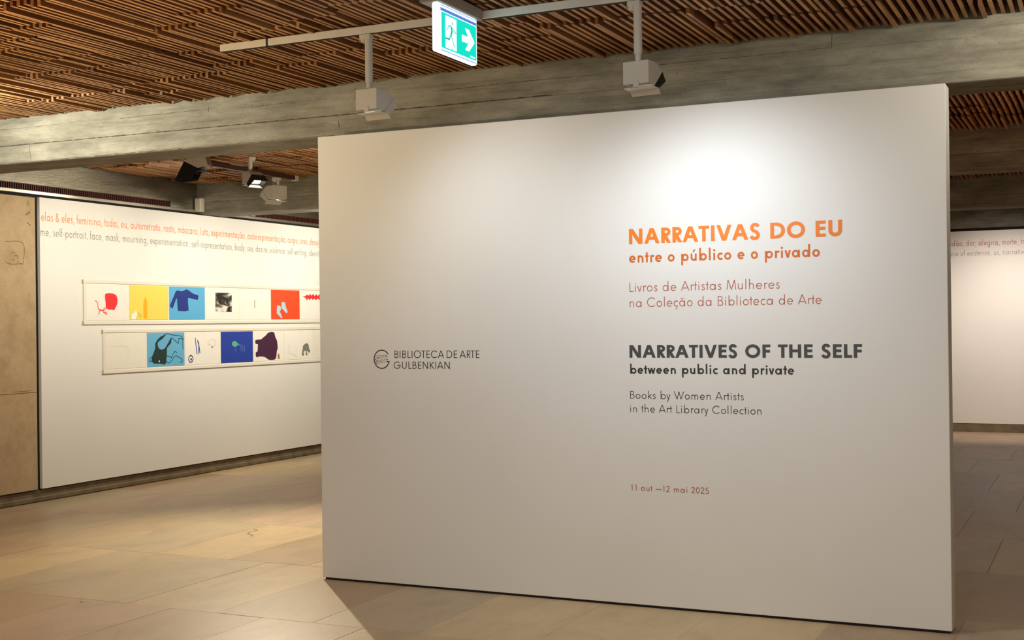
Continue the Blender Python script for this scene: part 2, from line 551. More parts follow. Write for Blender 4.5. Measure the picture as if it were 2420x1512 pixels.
def dot(cx, cy, r):
    return [[(cx + r * math.cos(2 * math.pi * i / 14), cy + r * math.sin(2 * math.pi * i / 14)) for i in range(14)]]


def smooth(pts, n=6):
    out = []
    P = [pts[0]] + list(pts) + [pts[-1]]
    for i in range(1, len(P) - 2):
        p0, p1, p2, p3 = P[i - 1], P[i], P[i + 1], P[i + 2]
        for k in range(n):
            t = k / n
            out.append(tuple(0.5 * ((2 * p1[d]) + (-p0[d] + p2[d]) * t + (2 * p0[d] - 5 * p1[d] + 4 * p2[d] - p3[d]) * t * t
                                    + (-p0[d] + 3 * p1[d] - 3 * p2[d] + p3[d]) * t ** 3) for d in (0, 1)))
    out.append(pts[-1])
    return out


XH, ASC, DSC = 0.62, 1.07, -0.36


def glyph(ch, w, adv):
    """geometric sans glyph, cap height 1; returns polygons, width, left and right bearing"""
    h = w * 0.88                       # horizontal strokes a little thinner
    st, rd, dg = adv, adv * 0.55, adv * 0.10
    hd = w * 0.5 * 1.1
    if ch == 'A':
        W = 0.86 + w * 0.6; c = W / 2; e = w * 0.56
        return diag(e, 0, c - w * 0.06, 1, w) + diag(W - e, 0, c + w * 0.06, 1, w) + hbar(W * 0.24, W * 0.76, 0.24, h), W, dg, dg
    if ch == 'B':
        W = 0.52 + w * 0.6
        return (vbar(0, 0, 1, w) + hbar(0, W * 0.55, 1 - h, h) + hbar(0, W * 0.6, 0, h) + hbar(0, W * 0.6, 0.53 - h / 2, h)
                + arc(W * 0.52, 0.755, W * 0.38, 0.245, -90, 90, h) + arc(W * 0.55, 0.275, W * 0.45, 0.275, -90, 90, h)), W, st, rd
    if ch in 'CG':
        r = 0.5; R = 0.53; cx = R
        g = arc(cx, r, R, R - 0.02, 42, 318 if ch == 'C' else 360, w)
        if ch == 'G':
            g = arc(cx, r, R, R - 0.02, 42, 352, w) + hbar(cx * 1.02, cx + R - w * 0.1, 0.5 - h * 0.75, h)
            return g, cx + R, rd, rd
        return g, cx + R * 0.78, rd, rd
    if ch == 'D':
        W = 0.80 + w * 0.3
        return (vbar(0, 0, 1, w) + hbar(0, W - 0.47, 1 - h, h) + hbar(0, W - 0.47, 0, h) + arc(W - 0.5, 0.5, 0.5, 0.5, -90, 90, w * 0.98)), W, st, rd
    if ch == 'E':
        W = 0.46 + w * 0.55
        return vbar(0, 0, 1, w) + hbar(0, W, 0, h) + hbar(0, W, 1 - h, h) + hbar(0, W * 0.95, 0.52 - h / 2, h), W, st, rd
    if ch == 'F':
        W = 0.44 + w * 0.5
        return vbar(0, 0, 1, w) + hbar(0, W, 1 - h, h) + hbar(0, W * 0.95, 0.50 - h / 2, h), W, st, rd
    if ch == 'H':
        W = 0.66 + w * 0.7
        return vbar(0, 0, 1, w) + vbar(W - w, 0, 1, w) + hbar(0, W, 0.52 - h / 2, h), W, st, st
    if ch == 'I':
        return vbar(0, 0, 1, w), w, st, st
    if ch == 'K':
        W = 0.60 + w * 0.7
        return vbar(0, 0, 1, w) + diag(w * 0.9, 0.50, W - w * 0.75, 1, w) + diag(W - w * 0.65, 0, w * 1.15, 0.56, w), W, st, dg
    if ch == 'L':
        W = 0.42 + w * 0.5
        return vbar(0, 0, 1, w) + hbar(0, W, 0, h), W, st, dg
    if ch == 'M':
        W = 0.98 + w * 0.5; c = W / 2
        return (diag(hd, 0, 0.13 + w * 0.5, 1, w) + diag(W - hd, 0, W - 0.13 - w * 0.5, 1, w)
                + diag(0.13 + w * 0.5, 1, c, 0, w) + diag(W - 0.13 - w * 0.5, 1, c, 0, w)), W, dg * 2, dg * 2
    if ch == 'N':
        W = 0.72 + w * 0.7
        return vbar(0, 0, 1, w) + vbar(W - w, 0, 1, w) + diag(w * 0.58, 1, W - w * 0.58, 0, w * 1.05), W, st, st
    if ch == 'O':
        R = 0.53
        return oval(R, 0.5, R, 0.52, w), 2 * R, rd, rd
    if ch in 'PR':
        W = 0.46 + w * 0.6
        g = vbar(0, 0, 1, w) + hbar(0, W * 0.5, 1 - h, h) + hbar(0, W * 0.5, 0.44, h) + arc(W * 0.48, 0.72, W * 0.52, 0.28, -90, 90, h)
        if ch == 'R': g += diag(W * 0.38, 0.48, W * 1.02 - w * 0.5, 0, w)
        return g, W * (1.02 if ch == 'R' else 1), st, dg
    if ch == 'S':
        W = 0.50 + w * 0.6; a = w / 2
        p = smooth([(W - a * 0.9, 0.80), (W * 0.70, 0.98 - a * 0.6), (W * 0.40, 0.99 - a * 0.6), (a + W * 0.06, 0.76), (W * 0.33, 0.58), (W * 0.66, 0.46),
                    (W - a, 0.26), (W * 0.66, 0.02 + a * 0.5), (W * 0.32, 0.015 + a * 0.6), (a * 0.8, 0.18 + a * 0.3)], 5)
        return ribbon(p, w * 0.94), W, rd, rd
    if ch == 'T':
        W = 0.56 + w * 0.45
        return vbar(W / 2 - w / 2, 0, 1, w) + hbar(0, W, 1 - h, h), W, dg, dg
    if ch == 'U':
        W = 0.62 + w * 0.7; R = W / 2
        return vbar(0, R - 0.03, 1, w) + vbar(W - w, R - 0.03, 1, w) + arc(R, R - 0.01, R, R, 180, 360, w), W, st, st
    if ch == 'V':
        W = 0.80 + w * 0.6; e = w * 0.56
        return diag(e, 1, W / 2 - w * 0.05, 0, w) + diag(W - e, 1, W / 2 + w * 0.05, 0, w), W, dg, dg
    if ch == 'W':
        W = 1.22 + w; c = W / 2; e = w * 0.55; q = 0.31 * W
        return diag(e, 1, q, 0, w) + diag(q, 0, c, 1, w) + diag(c, 1, W - q, 0, w) + diag(W - q, 0, W - e, 1, w), W, dg, dg
    # lower case
    R = XH / 2
    Ro = R * 1.0
    if ch in 'abdgpqáã':
        W = 2 * Ro + w * 0.35; g = []
        left = ch in 'adgqáã'
        cx = Ro if left else W - Ro
        g += oval(cx, R, Ro, R + 0.008, w)
        bx = W - w if left else 0
        y0, y1 = {'a': (0, XH), 'á': (0, XH), 'ã': (0, XH), 'b': (0, ASC), 'd': (0, ASC), 'g': (-0.1, XH), 'p': (DSC, XH), 'q': (DSC, XH)}[ch]
        g += vbar(bx, y0, y1, w)
        if ch == 'g':
            g += arc(W / 2, -0.08, W / 2, 0.28, 200, 360, w)
        if ch == 'á': g += diag(W * 0.42, XH + 0.12, W * 0.62, XH + 0.34, w * 0.8)
        if ch == 'ã': g += ribbon(smooth([(W * 0.22, XH + 0.15), (W * 0.40, XH + 0.24), (W * 0.60, XH + 0.17), (W * 0.80, XH + 0.26)], 4), w * 0.7)
        return g, W, (rd if left else st), (st if left else rd)
    if ch in 'cç':
        g = arc(R, R, Ro, R + 0.008, 48, 312, w)
        if ch == 'ç': g += ribbon(smooth([(R * 1.0, 0.0), (R * 1.02, -0.10), (R * 1.3, -0.17), (R * 1.0, -0.28), (R * 0.75, -0.25)], 3), w * 0.7)
        return g, R * 1.72, rd, dg * 2
    if ch == 'e':
        return arc(R, R, Ro, R + 0.008, 0, 318, w) + hbar(w * 0.4, 2 * R - w * 0.1, R - h * 0.45, h * 0.9), 2 * R, rd, rd
    if ch == 'f':
        W = 0.24 + w * 0.9
        return vbar(0.06, 0, 0.85, w) + arc(0.06 + 0.19 + w / 2, 0.84, 0.19 + w / 2, 0.23, 90, 180, w) + hbar(-0.03, W, XH - h, h), W, dg * 2, dg
    if ch == 'h':
        W = 0.46 + w * 0.5
        return vbar(0, 0, ASC, w) + vbar(W - w, 0, XH - W / 2 + 0.02, w) + arc(W / 2, XH - W / 2, W / 2, W / 2, 0, 180, w), W, st, st
    if ch in 'nr':
        W = 0.46 + w * 0.5
        if ch == 'n':
            return vbar(0, 0, XH, w) + vbar(W - w, 0, XH - W / 2 + 0.02, w) + arc(W / 2, XH - W / 2, W / 2, W / 2, 0, 180, w), W, st, st
        return vbar(0, 0, XH, w) + arc(0.20 + w * 0.4, XH - 0.22, 0.20 + w * 0.4, 0.22, 55, 170, w), 0.27 + w * 0.7, st, dg
    if ch == 'm':
        a = 0.42 + w * 0.4; W = 2 * a - w
        g = vbar(0, 0, XH, w)
        for o in (0, a - w):
            g += vbar(o + a - w, 0, XH - a / 2 + 0.02, w) + arc(o + a / 2, XH - a / 2, a / 2, a / 2, 0, 180, w)
        return g, W, st, st
    if ch in 'uú':
        W = 0.46 + w * 0.5
        g = vbar(W - w, 0, XH, w) + vbar(0, W / 2 - 0.02, XH, w) + arc(W / 2, W / 2, W / 2, W / 2, 180, 360, w)
        if ch == 'ú': g += diag(W * 0.45, XH + 0.12, W * 0.68, XH + 0.36, w * 0.8)
        return g, W, st, st
    if ch in 'ij':
        g = vbar(0, 0 if ch == 'i' else DSC, XH, w) + dot(w / 2, XH + 0.22, max(w * 0.62, 0.05))
        return g, w, st, st
    if ch == 'k':
        W = 0.44 + w * 0.6
        return vbar(0, 0, ASC, w) + diag(w, 0.28, W - w * 0.8, XH, w) + diag(W - w * 0.6, 0, w * 1.2, 0.34, w), W, st, dg
    if ch == 'l':
        return vbar(0, 0, ASC, w), w, st, st
    if ch == 'o':
        return oval(R, R, Ro, R + 0.008, w), 2 * R, rd, rd
    if ch == 's':
        W = 0.34 + w * 0.55; a = w / 2
        p = smooth([(W - a, XH * 0.80), (W * 0.62, XH - a * 0.7), (W * 0.36, XH - a * 0.8), (a + 0.02, XH * 0.75), (W * 0.36, XH * 0.57), (W * 0.68, XH * 0.45),
                    (W - a, XH * 0.25), (W * 0.62, a * 0.8), (W * 0.34, a * 0.8), (a * 0.6, XH * 0.19)], 4)
        return ribbon(p, w * 0.92), W, rd, rd
    if ch == 't':
        W = 0.26 + w * 0.7
        return vbar(W / 2 - w / 2, 0, 0.88, w) + hbar(0, W, XH - h, h), W, dg, dg
    if ch in 'vy':
        W = 0.46 + w * 0.6; e = w * 0.58
        g = diag(e, XH, W / 2 - w * 0.03, 0, w)
        if ch == 'v': g += diag(W - e, XH, W / 2 + w * 0.03, 0, w)
        else:
            sl = (W - e - W / 2) / XH
            g += diag(W - e, XH, W / 2 + sl * DSC, DSC, w)
        return g, W, dg, dg
    if ch == 'w':
        W = 0.72 + w * 0.9; c = W / 2; e = w * 0.56; q = 0.30 * W
        return diag(e, XH, q, 0, w) + diag(q, 0, c, XH, w) + diag(c, XH, W - q, 0, w) + diag(W - q, 0, W - e, XH, w), W, dg, dg
    if ch == 'x':
        W = 0.44 + w * 0.6; e = w * 0.6
        return diag(e, 0, W - e, XH, w) + diag(W - e, 0, e, XH, w), W, dg, dg
    if ch == 'z':
        W = 0.44 + w * 0.4
        return hbar(0, W, XH - h, h) + hbar(0, W, 0, h) + diag(w, 0, W - w, XH, w), W, rd, rd
    if ch == ',':
        return diag(0.0, -0.16, w * 0.8, 0.12, w), w * 1.2, st, st * 0.6
    if ch == '-':
        return hbar(0, 0.28, 0.27, h), 0.28, rd, rd
    if ch == '—':
        return hbar(0, 0.95, 0.30, h), 0.95, rd, rd * 0.3
    if ch == '&':
        p = smooth([(0.70, 0.02), (0.30, 0.52), (0.16, 0.76), (0.32, 0.96), (0.48, 0.78), (0.30, 0.56), (0.06, 0.28), (0.24, 0.04), (0.48, 0.12), (0.66, 0.42)], 5)
        return ribbon(p, w), 0.72, rd, rd
    if ch == '1':
        return vbar(0.10, 0, 1, w) + diag(0.03, 0.90, 0.12, 1.0, w), 0.10 + w, st * 1.4, st * 1.6
    if ch == '0':
        return oval(0.29, 0.5, 0.29, 0.51, w), 0.58, rd, rd
    if ch == '2':
        p = smooth([(0.06, 0.72), (0.12, 0.90), (0.29, 0.97), (0.47, 0.86), (0.47, 0.66), (0.32, 0.42), (0.04, 0.05)], 5)
        return ribbon(p, w) + hbar(0, 0.56, 0, h), 0.56, rd, rd
    if ch == '5':
        p = smooth([(0.03, 0.10), (0.24, 0.03), (0.46, 0.14), (0.49, 0.36), (0.34, 0.56), (0.10, 0.56)], 5)
        return ribbon(p, w) + ribbon([(0.10, 0.53), (0.17, 0.97)], w) + hbar(0.14, 0.50, 1 - h, h), 0.54, rd, rd
    return [], 0.3, 0, 0


def text_polys(s, w, space=0.42, adv=0.13):
    out = [[]]; x = 0.0; first = True
    for ch in s:
        if ch == ' ':
            x += space; out.append([]); continue
        g, W, l, r = glyph(ch, w, adv)
        if not first: x += l
        first = False
        out[-1] += [[(px + x, py) for px, py in q] for q in g]
        x += W + r
        last = r
    return out, x - last


def line_of_text(name, s, mat, parent, fn, u0, u1, v, cap, w, space=0.42, adv=0.13, label=None):
    """sets s between u0 and u1 with its baseline at v and capitals cap tall, on the surface fn(u, v)"""
    ps, W = text_polys(s, w, space, adv)
    sx = (u1 - u0) / W
    for word in ps:                                    # every word is a part of its own
        mb = MB().polys([[(u0 + x * sx, v + y * cap) for x, y in p] for p in word], fn)
        o = mb.build(name, mat, parent)
        if label: o['label'] = label


MOT = {
'bonnet':[(9.398,1.877),(9.421,1.883),(9.469,1.885),(9.512,1.882),(9.543,1.871),(9.559,1.853),(9.567,1.826),(9.564,1.789),(9.555,1.77),(9.533,1.743),(9.521,1.722),(9.488,1.728),(9.44,1.729),(9.417,1.739),(9.406,1.75),(9.402,1.798),(9.396,1.843)],
'ribA':[(9.26,1.814),(9.28,1.806),(9.295,1.79),(9.3,1.771),(9.3,1.749),(9.312,1.732),(9.33,1.731),(9.351,1.722),(9.366,1.718),(9.393,1.729),(9.417,1.739)],
'ribB':[(9.312,1.732),(9.322,1.716),(9.351,1.72)],
'ribC':[(9.322,1.716),(9.318,1.694),(9.304,1.683)],
'ribD':[(9.366,1.718),(9.372,1.705),(9.403,1.703),(9.419,1.692),(9.413,1.682),(9.392,1.692),(9.372,1.705)],
'ribE':[(9.366,1.718),(9.382,1.738),(9.404,1.75)],
'bullet':[(9.96,1.862),(9.979,1.826),(9.988,1.79),(9.985,1.646),(9.957,1.642),(9.928,1.646),(9.929,1.79),(9.942,1.826)],
'white_hand':[(9.759,1.635),(9.759,1.681),(9.78,1.696),(9.796,1.696),(9.806,1.714),(9.825,1.717),(9.839,1.703),(9.837,1.674),(9.821,1.653),(9.817,1.633)],
'sweater':[(10.42,1.925),(10.459,1.931),(10.493,1.922),(10.539,1.927),(10.58,1.945),(10.614,1.936),(10.689,1.903),(10.777,1.883),(10.768,1.837),(10.688,1.844),(10.619,1.857),(10.607,1.855),(10.608,1.803),(10.616,1.724),(10.547,1.716),(10.445,1.721),(10.438,1.794),(10.435,1.847),(10.424,1.845),(10.395,1.794),(10.364,1.742),(10.324,1.764),(10.333,1.79),(10.379,1.861)],
'photo':[(11.058,1.917),(11.339,1.918),(11.338,1.711),(11.054,1.71)],
'line':[(11.746,1.845),(11.758,1.845),(11.757,1.759),(11.745,1.759)],
'gloveA':[(12.177,1.789),(12.22,1.789),(12.248,1.773),(12.248,1.735),(12.226,1.722),(12.254,1.685),(12.275,1.647),(12.253,1.642),(12.204,1.676),(12.168,1.693),(12.169,1.735)],
'gloveB':[(12.264,1.823),(12.293,1.832),(12.336,1.824),(12.342,1.786),(12.363,1.752),(12.384,1.719),(12.369,1.702),(12.341,1.71),(12.291,1.744),(12.262,1.756)],
'croc':[(12.684,1.905),(12.737,1.902),(12.783,1.924),(12.821,1.911),(12.845,1.934),(12.875,1.912),(12.922,1.937),(12.937,1.909),(12.984,1.93),(13.015,1.91),(13.047,1.934),(13.086,1.924),(13.11,1.911),(13.109,1.876),(13.045,1.862),(13.014,1.879),(12.967,1.857),(12.944,1.878),(12.905,1.86),(12.874,1.882),(12.835,1.855),(12.813,1.877),(12.774,1.85),(12.767,1.876)],
'swim':[(10.223,1.472),(10.262,1.479),(10.206,1.436),(10.162,1.418),(10.135,1.397),(10.134,1.367),(10.155,1.338),(10.193,1.326),(10.237,1.339),(10.265,1.365),(10.294,1.397),(10.328,1.441),(10.344,1.448),(10.338,1.396),(10.304,1.367),(10.273,1.342),(10.269,1.276),(10.257,1.195),(10.24,1.174),(10.169,1.187),(10.072,1.19),(10.04,1.217),(10.046,1.26),(10.074,1.303),(10.096,1.346),(10.097,1.39),(10.13,1.43),(10.174,1.458)],
'swA':[(10.223,1.472),(10.273,1.489),(10.362,1.474),(10.452,1.465),(10.497,1.459),(10.508,1.45),(10.52,1.325)],
'swB':[(10.344,1.448),(10.394,1.418),(10.439,1.391),(10.456,1.394),(10.457,1.435),(10.542,1.428)],
'swC':[(10.264,1.261),(10.319,1.256),(10.341,1.244),(10.387,1.306),(10.426,1.287)],
'swD':[(10.263,1.21),(10.307,1.19),(10.397,1.258),(10.448,1.245),(10.504,1.221),(10.502,1.196),(10.467,1.196)],
'swE':[(10.041,1.253),(10.014,1.247),(10.008,1.218),(10.045,1.217)],
'fish':[(11.329,1.366),(11.355,1.393),(11.4,1.393),(11.432,1.372),(11.451,1.356),(11.425,1.34),(11.386,1.329),(11.342,1.342)],
'fishl1':[(11.483,1.355),(11.495,1.283)],
'fishl2':[(11.516,1.354),(11.524,1.278)],
'fishl3':[(11.549,1.35),(11.56,1.273)],
'purple':[(12.059,1.489),(12.115,1.48),(12.135,1.426),(12.163,1.392),(12.176,1.341),(12.179,1.299),(12.16,1.258),(12.152,1.208),(12.13,1.171),(12.067,1.165),(11.997,1.171),(11.956,1.193),(11.908,1.207),(11.833,1.213),(11.779,1.202),(11.759,1.223),(11.76,1.26),(11.794,1.271),(11.802,1.349),(11.755,1.358),(11.753,1.395),(11.783,1.402),(11.864,1.405),(11.905,1.425),(11.947,1.445),(11.996,1.477)],
'smallfig':[(12.195,1.24),(12.209,1.223),(12.215,1.177),(12.194,1.172),(12.177,1.182),(12.183,1.224)],
'mitt':[(12.769,1.347),(12.802,1.329),(12.813,1.285),(12.838,1.25),(12.83,1.228),(12.8,1.233),(12.777,1.256),(12.762,1.243),(12.784,1.208),(12.761,1.195),(12.741,1.209),(12.747,1.248),(12.724,1.257),(12.701,1.24),(12.708,1.21),(12.693,1.193),(12.663,1.202),(12.663,1.228),(12.679,1.271),(12.687,1.314),(12.726,1.335)],
'needle1':[(10.716,1.439),(10.743,1.267)],
'needle2':[(10.751,1.416),(10.774,1.362),(10.767,1.27)],
'needle3':[(10.769,1.396),(10.79,1.277)],
'dot':[(10.984,1.342),(11.001,1.341),(11.001,1.327),(10.983,1.328)],
'scrib':[(10.926,1.389),(10.963,1.412),(11.03,1.415),(11.042,1.379),(11.029,1.345),(10.938,1.366),(10.926,1.389)],
}


def on_left(u, v): return (-8.6685, u, v)       # front of the prints on the left wall
def on_left_wall(u, v): return (-8.6790, u, v)  # paint of the left exhibition wall
def on_front(u, v): return (u, 6.5922, v)       # face of the free-standing panel
def on_back(u, v): return (u, 18.4290, v)
def on_floor(u, v): return (u, v, 0.0012)


MB().polys(ribbon([(-5.96, 8.03), (-5.885, 7.98), (-5.895, 7.90), (-5.86, 7.82), (-5.79, 7.79), (-5.755, 7.74)], 0.006), on_floor).build('crack', M['crack'], fl)
MB().polys(dot(-5.30, 5.53, 0.008), on_floor).build('stain', M['dark2'], fl)

# ceiling slabs above the slats, one per bay
bays = [(-3.1, BEAMS[0]), (BEAMS[0] + BW, BEAMS[1]), (BEAMS[1] + BW, BEAMS[2]), (BEAMS[2] + BW, BEAMS[3]), (BEAMS[3] + BW, 18.42)]
SP, SW, SH = 0.043, 0.019, 0.062
LENS = (0.30, 0.45, 0.60, 0.80)


def proj(x, y, z):
    v = Vector((x, y, z - EYE)); d = v.dot(fw)
    return (1210 + 3021 * v.dot(rt2) / d, 756 - 3021 * v.dot(up2) / d, d) if d > 0.1 else (-9999, -9999, 1)


slat_mesh = {}
for L_ in LENS:
    for g2 in (0.0, 0.010, 0.016, 0.022):
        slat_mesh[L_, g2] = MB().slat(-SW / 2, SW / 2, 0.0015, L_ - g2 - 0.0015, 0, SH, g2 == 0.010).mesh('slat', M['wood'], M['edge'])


def slat_ceiling(i, y0, y1, maxind):
    cl = MB().box(-9.0, 4.7, y0 - 0.02, y1 + 0.02, 3.19, 3.35).build('ceiling', M['void'])
    words = ['ceiling of brown wooden slats above the viewer', 'nearest ceiling bay of brown wooden slats in front of the first concrete beam',
             'second ceiling bay of wooden slats, between the first and second concrete beams',
             'third ceiling bay of wooden slats, behind the second concrete beam', 'farthest ceiling bay of wooden slats, before the rear wall']
    tag(cl, words[i], 'ceiling', kind='structure')
    rn = random.Random(20 + i)
    X = -8.69; items = []
    while X < 4.5:
        n = rn.randint(7, 12)
        Y = y1 - 0.01
        lev_prev = 0
        ends = []
        first = True
        while Y > y0 + 0.05:
            L_ = rn.choice(LENS)
            if first:
                lev = 0.0
            else:
                lev = rn.choice([l for l in (0.0, 0.0, 0.007, 0.013, 0.020) if l != lev_prev])
            lev_prev = lev; first = False
            ya = Y - L_
            gp = rn.choice((0.0, 0.010, 0.016, 0.022))
            if ya < y0: ya = y0
            for k in range(n):
                x = X + (k + 0.5) * SP
                drop = -0.014 if rn.random() < 0.14 else rn.choice((0, 0, 0.003, -0.003))
                g2 = 0.0 if Y > y1 - 0.02 else gp
                items.append((x, ya, (L_, g2) if Y - L_ >= y0 else None, Y - g2, ZC + lev + drop))
            Y -= L_
        X += n * SP
    ind = []; rest = []
    for it in items:
        x, ya, L_, yb, z = it
        px, py, d = proj(x, (ya + yb) / 2, z)
        px2, py2, d2 = proj(x, yb - 0.03, z)
        seen = (-60 < px < 2480 and py > -60) or (-20 < px2 < 2440 and py2 > -15)
        if i == 2 and px2 < 2225 and px < 2225: seen = False
        if seen and L_ is not None and maxind: ind.append((L_[0] / d, it))
        else: rest.append(it)
    ind.sort(key=lambda t: -t[0])
    for w_, it in ind[:maxind]:
        place('slat', slat_mesh[it[2]], cl, (it[0], it[1], it[4]))
    rest += [it for w_, it in ind[maxind:]]
    mb = MB()
    for x, ya, L_, yb, z in rest:
        mb.slat(x - SW / 2, x + SW / 2, ya + 0.0015, yb - 0.0015, z, z + SH)
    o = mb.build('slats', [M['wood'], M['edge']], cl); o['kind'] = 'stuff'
    print('bay', i, 'individual', min(len(ind), maxind), 'of', len(ind), 'rest', len(rest))
    return cl


for i, (a, b_) in enumerate(bays):
    slat_ceiling(i, a, b_, 300 if i in (1, 2) else 0)

# concrete beams
BL = ['board-marked concrete beam over the viewer', 'nearest grey board-marked concrete beam, running just behind the title panel',
      'second concrete beam, met by the left wall beside the small white box', 'third concrete beam, seen in shade beyond the title panel']
for i, y in enumerate(BEAMS):
    prof = [(0.03, 3.30), (0.012, 3.07), (-0.004, 3.00), (-0.010, 2.950), (-0.008, 2.920), (0.003, 2.888), (0.012, 2.871), (0.013, 2.866),
            (0.010, 2.862), (0.018, 2.810), (0.026, 2.760), (0.034, 2.744), (0.044, 2.740), (BW - 0.004, 2.740), (BW, 2.744), (BW, 3.30)]
    mb = MB().prism(prof, lambda u, v, d, y=y: (d, y + u, v), -8.95, 4.65)
    bm_ = mb.build('concrete_beam', M['concrete'])
    tag(bm_, BL[i], 'beam', kind='structure')
    if i == 1:
        lo = [p for p in prof if p[1] < 3.2 and p[0] < 0.045]

        def face_y(z):
            q = sorted(lo, key=lambda p: p[1])
            for p0, p1 in zip(q, q[1:]):
                if p0[1] <= z <= p1[1]:
                    return y + p0[0] + (p1[0] - p0[0]) * (z - p0[1]) / (p1[1] - p0[1])
            return y + q[0][0]
        rj = random.Random(3)

        def seam(pts, w=0.0022):
            """thin dark seam between two formwork boards, lying on the face"""
            m2 = MB(); fine = []
            for p, q in zip(pts, pts[1:]):
                n = max(2, int(math.hypot(q[0] - p[0], q[1] - p[1]) / 0.03))
                fine += [(p[0] + (q[0] - p[0]) * k / n, p[1] + (q[1] - p[1]) * k / n) for k in range(n)]
            fine.append(pts[-1])
            for k, (p, q) in enumerate(zip(fine, fine[1:])):
                dx, dz = q[0] - p[0], q[1] - p[1]; l = math.hypot(dx, dz)
                h = w / 2 * rj.uniform(0.3, 1.2); nx, nz = -dz / l * h, dx / l * h
                c = [(p[0] + nx, p[1] + nz), (p[0] - nx, p[1] - nz), (q[0] - nx, q[1] - nz), (q[0] + nx, q[1] + nz)]
                n0 = len(m2.v); m2.v += [(u, face_y(v) - 0.0007, v) for u, v in c]
                m2.f.append((n0, n0 + 1, n0 + 2, n0 + 3)); m2.mi.append(0)
            m2.build('form_joint', M['seam'], bm_)
        seam([(-8.6, 2.8665), (-7.0, 2.8675), (-5.5, 2.8655), (-4.0, 2.8665), (-2.9, 2.8670)], 0.0075)
        seam([(-8.6, 2.7455), (-6.0, 2.7460), (-4.4, 2.7455)], 0.007)
        for x, z0, z1 in ((-4.358, 2.750, 2.864), (-5.80, 2.872, 2.930), (-6.95, 2.76, 2.858), (-5.35, 2.93, 3.0), (-1.30, 2.965, 3.05), (-4.22, 2.95, 3.02)):
            seam([(x, z0), (x + 0.001, z1)], 0.0035)
        for pts in (((-7.6, 2.985), (-6.9, 2.982), (-6.4, 2.986)), ((-6.1, 2.979), (-5.4, 2.984)), ((-5.1, 2.968), (-4.7, 2.972), (-4.42, 2.972)), ((-4.2, 2.962), (-4.08, 2.965)),
                    ((-3.6, 2.952), (-3.1, 2.957), (-2.6, 2.953)), ((-2.3, 2.975), (-1.75, 2.972), (-1.31, 2.974))):
            seam(pts, 0.003)

# left wall
wl = MB().box(-9.0, -8.752, -3.1, 18.6, 0, 3.3).build('wall_left', M['concrete'])
tag(wl, 'left wall with grey metal band, maroon air grilles and stone cladding', 'wall', kind='structure')
MB().box(-8.752, -8.716, -3.1, 18.42, 0.10, 2.757).build('shadow_gap', M['gap'], wl)
for (a, b_) in ((-3.0, 2.86), (3.29, 6.78), (7.205, 10.83), (11.26, 14.55), (14.98, 18.42)):
    MB().box(-8.752, -8.712, a, b_, 2.845, 3.24).build('metal_band', M['metal'], wl)
for (a, b_) in ((10.40, 10.83), (11.26, 11.84), (14.6, 18.42)):
    MB().box(-8.752, -8.712, a, b_, 2.789, 2.843).build('metal_plate', M['metal'], wl)
MB().bevbox(-8.752, -8.700, -3.0, 18.42, 2.756, 2.787, 0.003).build('steel_ledge', M['ledge'], wl)
for (a, b_) in ((2.5, 10.39), (11.85, 14.5)):
    gb = MB().box(-8.751, -8.738, a, b_, 2.788, 2.844).build('air_grille', M['grilleback'], wl)
    g_ = MB(); y = a
    while y < b_ - 0.01:
        g_.box(-8.738, -8.716, y, y + 0.010, 2.789, 2.843); y += 0.026
    g_.box(-8.738, -8.714, a, b_, 2.788, 2.7915); g_.box(-8.738, -8.714, a, b_, 2.8405, 2.844)
    o = g_.build('fins', M['grille'], gb); o['kind'] = 'stuff'
MB().bevbox(-8.716, -8.684, 4.0, 8.548, 0.985, 2.726, 0.003).build('stone_slab', M['slab'], wl)['label'] = 'upper ochre stone slab with dark stains'
MB().bevbox(-8.716, -8.6845, 4.0, 8.548, 0.117, 0.982, 0.003).build('stone_slab', M['slab'], wl)
st = MB()
for pl, w_ in (([(8.20, 2.315), (8.40, 2.312), (8.405, 2.15), (8.38, 2.12)], 0.006), ([(8.39, 2.13), (8.26, 2.12), (8.20, 2.14)], 0.008),
               ([(8.27, 2.21), (8.29, 2.23), (8.31, 2.215)], 0.008), ([(8.30, 2.19), (8.33, 2.20), (8.345, 2.17)], 0.010), ([(8.28, 2.165), (8.31, 2.155)], 0.007), ([(8.33, 2.15), (8.355, 2.14)], 0.006), ([(8.44, 2.56), (8.47, 2.585), (8.49, 2.58)], 0.014), ([(8.45, 2.50), (8.49, 2.47)], 0.010),
               ([(8.46, 2.69), (8.465, 2.65)], 0.010), ([(8.445, 2.725), (8.53, 2.722)], 0.008), ([(8.27, 1.003), (8.40, 1.002), (8.50, 1.008)], 0.006)):
    st.polys(ribbon(smooth(pl, 4) if len(pl) > 2 else pl, w_), lambda u, v: (-8.6832, u, v))
st.build('stain', M['stain'], wl)

bb = MB().bevbox(-8.752, -8.712, -3.0, 18.4, 0.05, 0.106, 0.003).build('baseboard_left', M['plinth'])
tag(bb, 'dark stone skirting along the foot of the left wall', 'baseboard', kind='structure')
MB().bevbox(-8.752, -8.698, -3.0, 18.4, 0.0, 0.052, 0.012).build('moulding', M['plinth'], bb)

